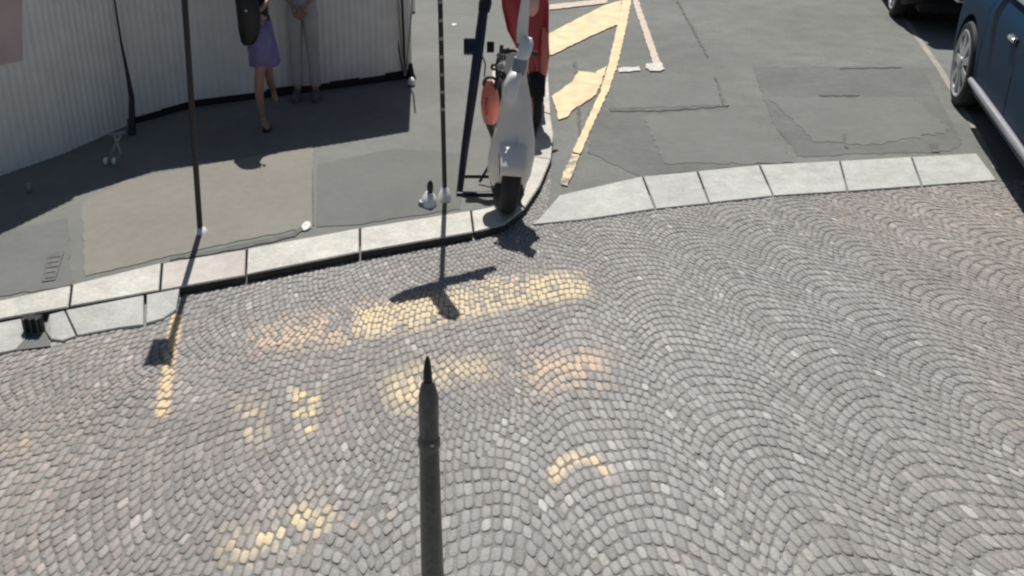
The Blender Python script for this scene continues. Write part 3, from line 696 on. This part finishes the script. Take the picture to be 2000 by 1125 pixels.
scooter(br_, 'red scooter parked behind the white scooter', M['red'], dict(
    wheel=(.20, .07), len=1.1, bar=.13, guard=M['blackmatte'], rear=M['red'],
    apron=[(.0, .02, .12, .025, .03), (.005, .03, .2, .04, .05), (.012, .05, .34, .065, .06), (.01, .07, .5, .085, .07), (-.03, .10, .62, .13, .08), (-.065, .13, .75, .165, .08), (-.085, .16, .92, .185, .08), (-.1, .2, 1.08, .18, .07), (-.1, .22, 1.18, .12, .05)],
    extras=[('side_panel', M['redlight'], [(.03, -.01, .28, .015, .03), (.05, -.01, .42, .03, .03), (.062, .0, .58, .036, .03), (.06, .03, .70, .03, .03), (.05, .07, .78, .012, .02)]),
            ('headlight', M['pinkish'], [(-.05, .04, .88, .03, .03), (-.05, .02, .93, .055, .05), (-.048, .03, 1.02, .06, .055), (-.045, .06, 1.10, .05, .04)]),  # sun glare on the red scooter, painted as a pale pink lump
            ('lower_fairing', M['black'], [(-.005, -.0, .06, .008, .02), (.0, .0, .14, .022, .03), (.008, .01, .22, .026, .03)]),
            ]), rotz=0, lean=R(-1))
# helmet hanging at the left of the white scooter
Yh = bw.y + .28; hc = V(957, 205, Yh); 
root = thing('helmet', hc, 'red helmet with pointed black lower part hanging left of the white scooter', 'helmet')
pr = [(158, .02), (166, .036), (180, .052), (200, .06), (220, .058), (238, .046)]
mb = MB(); mb.ell([((V(957 + (y - 200) * .03, y, Yh) - hc).x, 0, (V(957, y, Yh) - hc).z, r_, r_ * 1.3) for y, r_ in pr], 24); mb.build('shell', M['redlight'], root, True)
mb = MB(); mb.ell([((V(x, y, Yh) - hc).x, 0, (V(957, y, Yh) - hc).z, r_, r_ * 1.2) for x, y, r_ in ((960, 236, .047), (962, 250, .037), (965, 268, .02), (967, 282, .004))], 20); mb.build('chin_guard', M['black'], root, True)
mb = MB(); mb.ell([((V(950, y, Yh) - hc).x, -.062, (V(957, y, Yh) - hc).z, r_, .02) for y, r_ in ((185, .008), (200, .014), (218, .01))], 12); mb.build('vent', M['red'], root, True)
mb = MB(); mb.torus(V(958, 164, Yh) - hc, (.2, 1, 0), .045, .01, .01, 24, 8); mb.build('rubber_seal', M['black'], root, True)
mb = MB(); mb.tube([V(x, y, Yh - .02) - hc for x, y in ((966, 175), (972, 150), (970, 128), (978, 108), (980, 88))], .013, 8); mb.build('strap', M['black'], root, True)
root = thing('chain_lock', V(972, 120, Yh - .05), 'dark chain lock with pale links hanging above the red helmet', 'lock')
l0 = V(972, 120, Yh - .05)
for x, y, m_, r_ in ((965, 131, M['black'], .022), (981, 125, M['white'], .02), (977, 131, M['zinc'], .022), (980, 145, M['black'], .024), (975, 108, M['zinc'], .017), (984, 150, M['black'], .02), (983, 112, M['black'], .017)):
    mb = MB(); mb.torus(V(x, y, Yh - .05 - random.uniform(0, .03)) - l0, (random.uniform(-.5, .5), 1, random.uniform(-.5, .5)), r_ * .7, r_ * .4, r_ * .4, 16, 8); mb.build('link', m_, root, True)

# ================================================================ CARS
CAZ = math.atan((1425 - CX) * CP / FPX)
def car(loc, label, paint, k=1.15, grp='cars parked along the right side of the street'):
    root = thing('parked_car', loc, label, 'car', grp, rotz=-CAZ); root.scale = (k, k, k)
    Wd = 1.62; WR = .315; AR = .365; FY, RY = 0.0, -2.5; Y0, Y1 = -3.25, .78
    belt = lambda y: .93 + .035 * (-y) / 2.5 if y > -2.6 else .965
    def topz(y):
        if y > .25: return .93 - (y - .25) ** 2 * .75
        return belt(min(y, 0.25))
    def lower(y):
        z = .2 + (max(0, y - .55) * .25) + max(0, -2.95 - y) * .3
        for c in (FY, RY):
            d = abs(y - c)
            if d < AR: z = max(z, WR + math.sqrt(AR * AR - d * d) * .98)
        return z
    def xo(y, t):                              # bulge of the side, t from 0 sill to 1 belt
        end = max(0, y - .35) ** 2 * .9 + max(0, -2.85 - y) ** 2 * .9
        return .035 + .03 * (abs(2 * t - .85)) ** 2 + (max(0, t - .78) / .22) ** 2 * .085 + end
    ys = sorted(set([Y0 + (Y1 - Y0) * i / 60 for i in range(61)] + [c + AR * math.cos(a) for c in (FY, RY) for a in [math.pi * i / 16 for i in range(17)]]))
    nz = 12; mb = MB()
    for side in (0, 1):
        vs = []
        for y in ys:
            lo, hi = lower(y), topz(y)
            for j in range(nz + 1):
                z = lo + (hi - lo) * j / nz; t = (z - .2) / (belt(y) - .2)
                x = xo(y, t); vs.append((x if side == 0 else Wd - x, y, z))
            # inward lip of arches and sill
            vs.append(((.16 if side == 0 else Wd - .16), y, lo))
        st_ = nz + 2
        fs = [(i * st_ + j, (i + 1) * st_ + j, (i + 1) * st_ + j + 1, i * st_ + j + 1) for i in range(len(ys) - 1) for j in range(nz)]
        fs += [(i * st_, i * st_ + nz + 1, (i + 1) * st_ + nz + 1, (i + 1) * st_) for i in range(len(ys) - 1)]
        mb.add(vs, fs)
    # bonnet and deck across
    rows = []
    for y in ys:
        a = xo(y, (topz(y) - .2) / (belt(y) - .2)); row = []
        for j in range(9):
            u = j / 8; row.append((a + (Wd - 2 * a) * u, y, topz(y) + .07 * math.sin(math.pi * u) * (1 if y > -.2 else .0)))
        rows.append(row)
    vs = [p for r_ in rows for p in r_]; mb.add(vs, [(i * 9 + j, i * 9 + j + 1, (i + 1) * 9 + j + 1, (i + 1) * 9 + j) for i in range(len(ys) - 1) for j in range(8)])
    for y, z0_ in ((Y0, lower(Y0)), (Y1, lower(Y1))):
        a0, a1 = xo(y, 0), xo(y, 1); hi = topz(y); s_ = .06 * (1 if y > 0 else -1)
        vs = []
        for j in range(9):
            u = j / 8; bow = s_ * math.sin(math.pi * u)
            vs += [(a0 + (Wd - 2 * a0) * u, y + bow, z0_), (a0 + (Wd - 2 * a0) * u, y + bow * 1.3 , (z0_ + hi) / 2), (a1 + (Wd - 2 * a1) * u, y, hi)]
        mb.add(vs, [(j * 3 + q_, j * 3 + 3 + q_, j * 3 + 4 + q_, j * 3 + 1 + q_) for j in range(8) for q_ in range(2)])
    body = mb.build('body', paint, root, True)
    mb = MB(); mb.box((Wd / 2, (Y0 + Y1) / 2, .24), (Wd - .36, Y1 - Y0 - .2, .12)); mb.box((Wd / 2, (Y0 + Y1) / 2, .5), (Wd - .5, Y1 - Y0 - .3, .4)); mb.build('underbody', M['blackmatte'], root)
    # greenhouse
    def gh(z, f_, r_, inn): return [(inn, r_, z), (Wd - inn, r_, z), (Wd - inn, f_, z), (inn, f_, z)]
    mb = MB(); mb.loft([gh(.94, -.12, -3.05, .135), gh(1.2, -.52, -2.92, .19), gh(1.41, -.95, -2.72, .25)]); mb.build('glasshouse', M['glass'], root, bevel=.02)
    mb = MB(); mb.loft([gh(1.405, -.92, -2.76, .24), gh(1.45, -1.05, -2.6, .30), gh(1.47, -1.3, -2.3, .4)]); mb.build('roof', paint, root, True, bevel=.02)
    for side in (0, 1):
        X = (lambda v_: v_) if side == 0 else (lambda v_: Wd - v_)
        for (y_a, z_a, y_b, z_b, r_) in ((-.12, .93, -.97, 1.42, .03), (-1.25, .95, -1.38, 1.43, .03), (-2.3, .95, -2.25, 1.43, .035), (-3.02, .95, -2.7, 1.43, .05)):
            mb = MB(); mb.tube([(X(.13), y_a, z_a), (X(.185), (y_a + y_b) / 2, (z_a + z_b) / 2), (X(.245), y_b, z_b)], r_, 8); mb.build('pillar', paint if r_ != .03 else M['black'], root, True)
        mb = MB(); mb.tube([(X(.118), y, belt(y) + .012) for y in (-.25, -.8, -1.4, -2.0, -2.8)], .017, 8); mb.build('window_trim', M['chrome'], root, True)
        mb = MB(); mb.tube([(X(.022), y, .30) for y in (-.40, -.7, -1.2, -1.7, -2.1)], [.02, .026, .026, .026, .02], 8); mb.build('sill_trim', M['trim'], root, True)
        for ya in (-.42, -1.32, -2.2):         # door gaps
            mb = MB(); mb.tube([(X(xo(ya, t) + .001), ya, .2 + t * .72) for t in (.12, .3, .5, .7, .85, .97)], .004, 6); mb.build('door_gap', M['blackmatte'], root)
        for ya in (-1.15, -2.06):
            hx_ = xo(ya, .72)
            mb = MB(); mb.box((X(hx_ - .012), ya, .775), (.035, .13, .028)); hd = mb.build('door_handle', M['chrome'], root, bevel=.01)
            mb = MB(); mb.box((X(hx_ + .004), ya, .765), (.02, .17, .055)); mb.build('recess', M['blackmatte'], hd, bevel=.008)
        mb = MB(); mb.ball((X(.03), -.42, 1.03), (.085, .05, .065), 16, 10); mo = mb.build('mirror', paint, root, True)
        mb = MB(); mb.box((X(.03), -.472, 1.03), (.13, .008, .09)); mb.build('mirror_glass', M['chrome'], mo, bevel=.01)
        mb = MB(); mb.box((X(.10), -.42, .985), (.08, .04, .03)); mb.build('stalk', M['black'], mo)
        mb = MB(); mb.box((X(.17), Y1 - .03, .68), (.26, .10, .13)); mb.build('headlight', M['chrome'], root, bevel=.03)
        mb = MB(); mb.box((X(.19), Y0 + .02, .80), (.18, .10, .24)); mb.build('tail_light', M['redlens'], root, bevel=.03)
        for yc in (FY, RY):
            xs = .11; sg = -1 if side == 0 else 1
            mb = MB(); mb.torus((X(xs), yc, WR), (1, 0, 0), WR - .05, .09, .05, 44, 12); wo = mb.build('wheel', M['rubber'], root, True)
            mb = MB(); ax = (sg, 0, 0)
            mb.disc((X(xs), yc, WR), ax, [(.235, .03), (.25, .085), (.24, .092), (.222, .08), (.215, .04), (.12, .03), (.001, .03)], 40); 
            for q_ in range(9):
                a = 2 * math.pi * q_ / 9
                d = Vector((0, math.cos(a), math.sin(a))); e = Vector((0, -math.sin(a), math.cos(a))); c0 = Vector((X(xs), yc, WR)); A_ = Vector(ax)
                p = [c0 + d * .04 + e * .022, c0 + d * .04 - e * .022, c0 + d * .228 - e * .034, c0 + d * .228 + e * .034]
                mb.add([v_ + A_ * .055 for v_ in p] + [v_ + A_ * .088 for v_ in p[:2]] + [v_ + A_ * .082 for v_ in p[2:]], [(0, 1, 2, 3), (4, 5, 6, 7), (0, 1, 5, 4), (1, 2, 6, 5), (2, 3, 7, 6), (3, 0, 4, 7)])
            mb.disc((X(xs), yc, WR), ax, [(.05, .05), (.05, .098), (.035, .104), (.001, .104)], 20)
            mb.build('rim', M['rim'], wo, True)
            mb = MB(); mb.disc((X(.34), yc, WR), ax, [(.34, -.0), (.345, .16), (.35, .17)], 24); mb.build('wheel_well', M['blackmatte'], root)
    mb = MB(); mb.box((Wd / 2, Y1 + .04, .42), (.9, .05, .18)); mb.build('grille', M['blackmatte'], root, bevel=.02)
    mb = MB(); mb.box((Wd / 2, Y0 - .05, .42), (1.3, .08, .16)); mb.build('rear_bumper', paint, root, bevel=.03)
    return root
wc = G(1852, 203)
car(wc, 'dark blue car parked at the right with spoked wheel and grey sill strip', M['blue'])
c2 = G(1752, 66) + Vector((math.sin(CAZ), math.cos(CAZ), 0)) * 3.3 * 1.15
car(c2, 'black car parked beyond the dark blue car, mostly out of view', M['blackcar'])

# ================================================================ PEOPLE
def skin_mesh(name, chains, m, parent, root_i=0, sub=1):
    """chains: list of lists of (pos, (rx, ry)) ; the first point of a chain may be an index tuple ('at', key)"""
    vs = []; ed = []; rad = []; key = {}; roots = []
    for ch in chains:
        prev = None
        for it in ch:
            if it[0] == 'at': prev = key[it[1]]; continue
            kname = it[2] if len(it) > 2 else None
            vs.append(it[0]); r_ = it[1]; rad.append(r_ if hasattr(r_, '__len__') else (r_, r_)); i = len(vs) - 1
            if prev is not None: ed.append((prev, i))
            else: roots.append(i)
            prev = i
            if kname: key[kname] = i
    me = bpy.data.meshes.new(name); me.from_pydata([tuple(v_) for v_ in vs], ed, []); me.update()
    o = bpy.data.objects.new(name, me); COL.objects.link(o); 
    if parent is not None: o.parent = parent
    sk = o.modifiers.new('skin', 'SKIN'); sk.use_smooth_shade = True
    if not me.skin_vertices: 
        me.attributes  # layer is created with the modifier in UI; make it here
        bm = bmesh.new(); bm.from_mesh(me); bm.verts.layers.skin.verify(); bm.to_mesh(me); bm.free()
    for i, sv in enumerate(me.skin_vertices[0].data):
        sv.radius = rad[i]; sv.use_root = i in roots
    ss_ = o.modifiers.new('sub', 'SUBSURF'); ss_.levels = ss_.render_levels = sub
    me.materials.append(m); return o
def hand(w_, dirv, side):
    """palm plus five unequal, bent fingers"""
    d = Vector(dirv).normalized(); s_ = Vector((0, 0, 1)).cross(d) if abs(d.z) < .9 else Vector((side, 0, 0)); s_.normalize(); u = d.cross(s_).normalized()
    w_ = Vector(w_); ch = [[(w_, (.022, .018)), (w_ + d * .045, (.034, .016)), (w_ + d * .08, (.034, .013))]]
    for k, ln_ in enumerate((.068, .078, .072, .055)):
        a = w_ + d * .07 + s_ * (-.026 + .0175 * k); b_ = a + d * ln_ * .5; c = b_ + d * ln_ * .32 + u * .012; e = c + d * ln_ * .12 + u * .018
        ch.append([(a, .0085), (b_, .008), (c, .0075), (e, .006)])
    a = w_ + d * .03 - s_ * .03; ch.append([(a, .011), (a + d * .03 - s_ * .02, .0095), (a + d * .055 - s_ * .022 + u * .01, .008)])
    return ch
def head_parts(root, hc_, face, hair_m, sc_=1.0):
    """face direction unit vector, features on the body mesh come as child meshes"""
    f = Vector(face).normalized(); s_ = Vector((0, 0, 1)).cross(f).normalized(); c = Vector(hc_)
    mb = MB(); mb.ball((0, 0, 0), (.078, .088, .085), 16, 10)
    mb.v = [(x, y, z) for x, y, z in mb.v]; rot = Matrix.Rotation(math.atan2(f.y, f.x) - math.pi / 2, 4, 'Z')
    mb.xf(Matrix.Translation(c - f * .022 + Vector((0, 0, .035))) @ rot); mb.build('hair', hair_m, root, True)
    for s2 in (-1, 1):
        mb = MB(); mb.ball(c + f * .082 + s_ * .03 * s2 + Vector((0, 0, .005)), .009, 8, 6); mb.build('eye', M['black'], root, True)
        mb = MB(); mb.ball(c + s_ * .078 * s2, (.012, .018, .028), 8, 6); mb.build('ear', M['skin'], root, True)
    mb = MB(); mb.ball(c + f * .095 + Vector((0, 0, -.02)), (.012, .014, .022), 8, 6); mb.build('nose', M['skin'], root, True)
    mb = MB(); mb.ball(c + f * .082 + Vector((0, 0, -.055)), (.022, .012, .006), 8, 6); mb.build('mouth', M['pinkish'], root, True)

# person 1: side on, walking, violet skirt, black bag
p1 = G(516, 244, KZ); root = root1 = thing('person', p1, 'person in a short violet skirt and black top stepping past the hoarding', 'person', 'people by the hoarding')
A_ = [[((.02, 0, .90), (.085, .10), 'pel'), ((.02, 0, 1.02), (.08, .09)), ((.02, 0, 1.16), (.085, .10)), ((.02, 0, 1.32), (.08, .12), 'ch'), ((.02, 0, 1.42), (.05, .06)), ((.02, 0, 1.48), (.042, .045)), ((.035, 0, 1.56), (.065, .07)), ((.035, 0, 1.64), (.078, .085)), ((.03, 0, 1.71), (.05, .055))],
      [('at', 'pel'), ((.01, -.06, .84), (.07, .07)), ((.03, -.075, .62), (.055, .055)), ((.005, -.08, .46), (.042, .044)), ((-.01, -.06, .30), (.040, .042)), ((-.005, -.03, .09), (.025, .028)), ((.01, -.045, .035), (.028, .03)), ((.045, -.12, .022), (.03, .022)), ((.06, -.16, .018), (.02, .014))],
      [('at', 'pel'), ((.03, .06, .84), (.07, .07)), ((.055, .05, .64), (.052, .052)), ((.06, .05, .49), (.04, .042)), ((.05, .16, .34), (.036, .038)), ((.045, .28, .24), (.024, .026)), ((.05, .30, .18), (.026, .028)), ((.07, .25, .12), (.026, .02))],
      [('at', 'ch'), ((.02, -.13, 1.36), (.042, .042)), ((.0, -.17, 1.15), (.036, .036)), ((.06, -.15, 1.06), (.028, .028)), ((.12, -.06, 1.14), (.02, .02))],
      [('at', 'ch'), ((.02, .13, 1.36), (.042, .042)), ((.0, .17, 1.15), (.036, .036)), ((.06, .15, 1.06), (.028, .028)), ((.10, .09, 1.14), (.02, .02))]]
A_ += hand((.12, -.06, 1.14), (.2, .8, .3), 1) + hand((.10, .09, 1.14), (.2, -.8, .3), -1)
skin_mesh('body', A_, M['skin'], root)
skin_mesh('top', [[((.02, 0, .93), (.095, .105)), ((.02, 0, 1.05), (.09, .10)), ((.02, 0, 1.18), (.098, .11)), ((.02, 0, 1.34), (.092, .13), 'c'), ((.02, 0, 1.41), (.055, .07))],
                  [('at', 'c'), ((.02, -.14, 1.36), (.052, .052)), ((.0, -.175, 1.2), (.048, .048))], [('at', 'c'), ((.02, .14, 1.36), (.052, .052)), ((.0, .175, 1.2), (.048, .048))]], M['blacktop'], root)
mb = MB(); rg = []
for z, rx, ry, cx in ((.97, .09, .10, .02), (.88, .105, .12, .02), (.76, .11, .13, .03), (.66, .115, .14, .04), (.575, .12, .15, .045)):
    rg.append([(cx + rx * (1 + .07 * math.sin(6 * a) * (1 - z)) * math.cos(a), ry * (1 + .07 * math.sin(6 * a) * (1 - z)) * math.sin(a), z + .012 * math.sin(3 * a)) for a in (2 * math.pi * k / 48 for k in range(48))])
mb.loft(rg, cap=False); sk = mb.build('skirt', M['violet'], root, True); sm = sk.modifiers.new('t', 'SOLIDIFY'); sm.thickness = .006
mb = MB(); mb.ell([(.04, -.11, 0, .034, .085), (.04, -.11, .012, .034, .085)], 18); mb.build('sandal', M['blackmatte'], root)
head_parts(root, (.04, 0, 1.62), (.9, -.4, 0), M['hair'])
bgc = p1 + Vector((-.01, -.19, .70)); root2 = thing('shoulder_bag', bgc, 'bulky black shoulder bag carried by the person in the violet skirt', 'bag')
mb = MB(); mb.ell([(-.03, 0, 0, .035, .03), (-.025, 0, .03, .06, .045), (-.01, 0, .12, .085, .055), (-.005, 0, .25, .092, .055), (-.015, 0, .33, .085, .05), (-.02, 0, .38, .07, .035), (-.02, 0, .4, .05, .02)], 20); mb.build('bag_body', M['leather'], root2, True)
mb = MB(); mb.tube([(-.08, 0, .36), (-.05, .05, .55), (.0, .10, .68), (.03, .2, .745), (.05, .1, .66), (.05, .03, .5), (.05, 0, .37)], .01, 8); mb.build('strap', M['leather'], root2, True)
mb = MB(); mb.ball((-.015, -.056, .27), (.012, .006, .012), 8, 6); mb.build('buckle', M['steel'], root2, True)

# person 2: standing by the hoarding, grey trousers
p2 = G(600, 192, KZ) ; root = thing('person', p2, 'person in grey trousers and rose top standing close against the hoarding', 'person', 'people by the hoarding')
B_ = [[((0, 0, .92), (.10, .08), 'pel'), ((0, 0, 1.05), (.09, .075)), ((0, 0, 1.2), (.10, .08)), ((0, 0, 1.36), (.11, .08), 'ch'), ((0, 0, 1.46), (.055, .05)), ((0, 0, 1.52), (.045, .045)), ((0, -.01, 1.61), (.065, .07)), ((0, -.01, 1.69), (.078, .085)), ((0, 0, 1.76), (.05, .055))]]
for s2 in (-1, 1):
    B_.append([('at', 'pel'), ((s2 * .06, 0, .85), (.065, .07)), ((s2 * .065, 0, .66), (.055, .058)), ((s2 * .07, -.005, .48), (.044, .046)), ((s2 * .075, .01, .3), (.04, .043)), ((s2 * .075, .02, .09), (.026, .03)), ((s2 * .078, .0, .04), (.03, .032)), ((s2 * .09, -.07, .025), (.034, .022)), ((s2 * .095, -.12, .02), (.022, .014))])
    B_.append([('at', 'ch'), ((s2 * .15, 0, 1.40), (.045, .045)), ((s2 * .17, .01, 1.16), (.036, .038)), ((s2 * .165, -.05, 1.0), (.03, .03)), ((s2 * .06, -.14, .90), (.021, .021))])
    B_ += hand((s2 * .06, -.14, .90), (-s2 * .35, -.1, -.9), s2)
skin_mesh('body', B_, M['skin'], root)
skin_mesh('trousers', [[((0, 0, 1.0), (.105, .09), 'w'), ((0, 0, .92), (.11, .092), 'p')]] + [[('at', 'p'), ((s2 * .062, 0, .82), (.074, .08)), ((s2 * .068, 0, .64), (.066, .07)), ((s2 * .073, 0, .46), (.058, .06)), ((s2 * .077, .01, .28), (.056, .058)), ((s2 * .078, .015, .09), (.052, .056))] for s2 in (-1, 1)], M['greycloth'], root)
skin_mesh('top', [[((0, 0, .98), (.11, .095)), ((0, 0, 1.1), (.10, .09)), ((0, 0, 1.22), (.11, .092)), ((0, 0, 1.38), (.12, .09), 'c'), ((0, 0, 1.45), (.06, .055))]] + [[('at', 'c'), ((s2 * .155, 0, 1.40), (.055, .055)), ((s2 * .172, .01, 1.24), (.05, .05))] for s2 in (-1, 1)], M['rosetop'], root)
head_parts(root, (0, -.01, 1.66), (0, -1, 0), M['hair'])
for s2 in (-1, 1):
    mb = MB(); mb.ell([(s2 * .085, -.05, 0, .042, .10), (s2 * .085, -.05, .03, .042, .10), (s2 * .082, -.03, .06, .036, .07), (s2 * .08, .0, .085, .03, .04)], 16); mb.build('shoe', M['shoe'], root, True)
mb = MB(); mb.ell([(-.005 + .0, -.045 - .11, 0, .03, .02)] * 0 + [(.035, -.085, -.0, .034, .085), (.035, -.085, .02, .034, .085), (.02, -.06, .045, .026, .045)], 14)

root1.scale = (1, 1, .89); root.scale = (1, 1, .93)
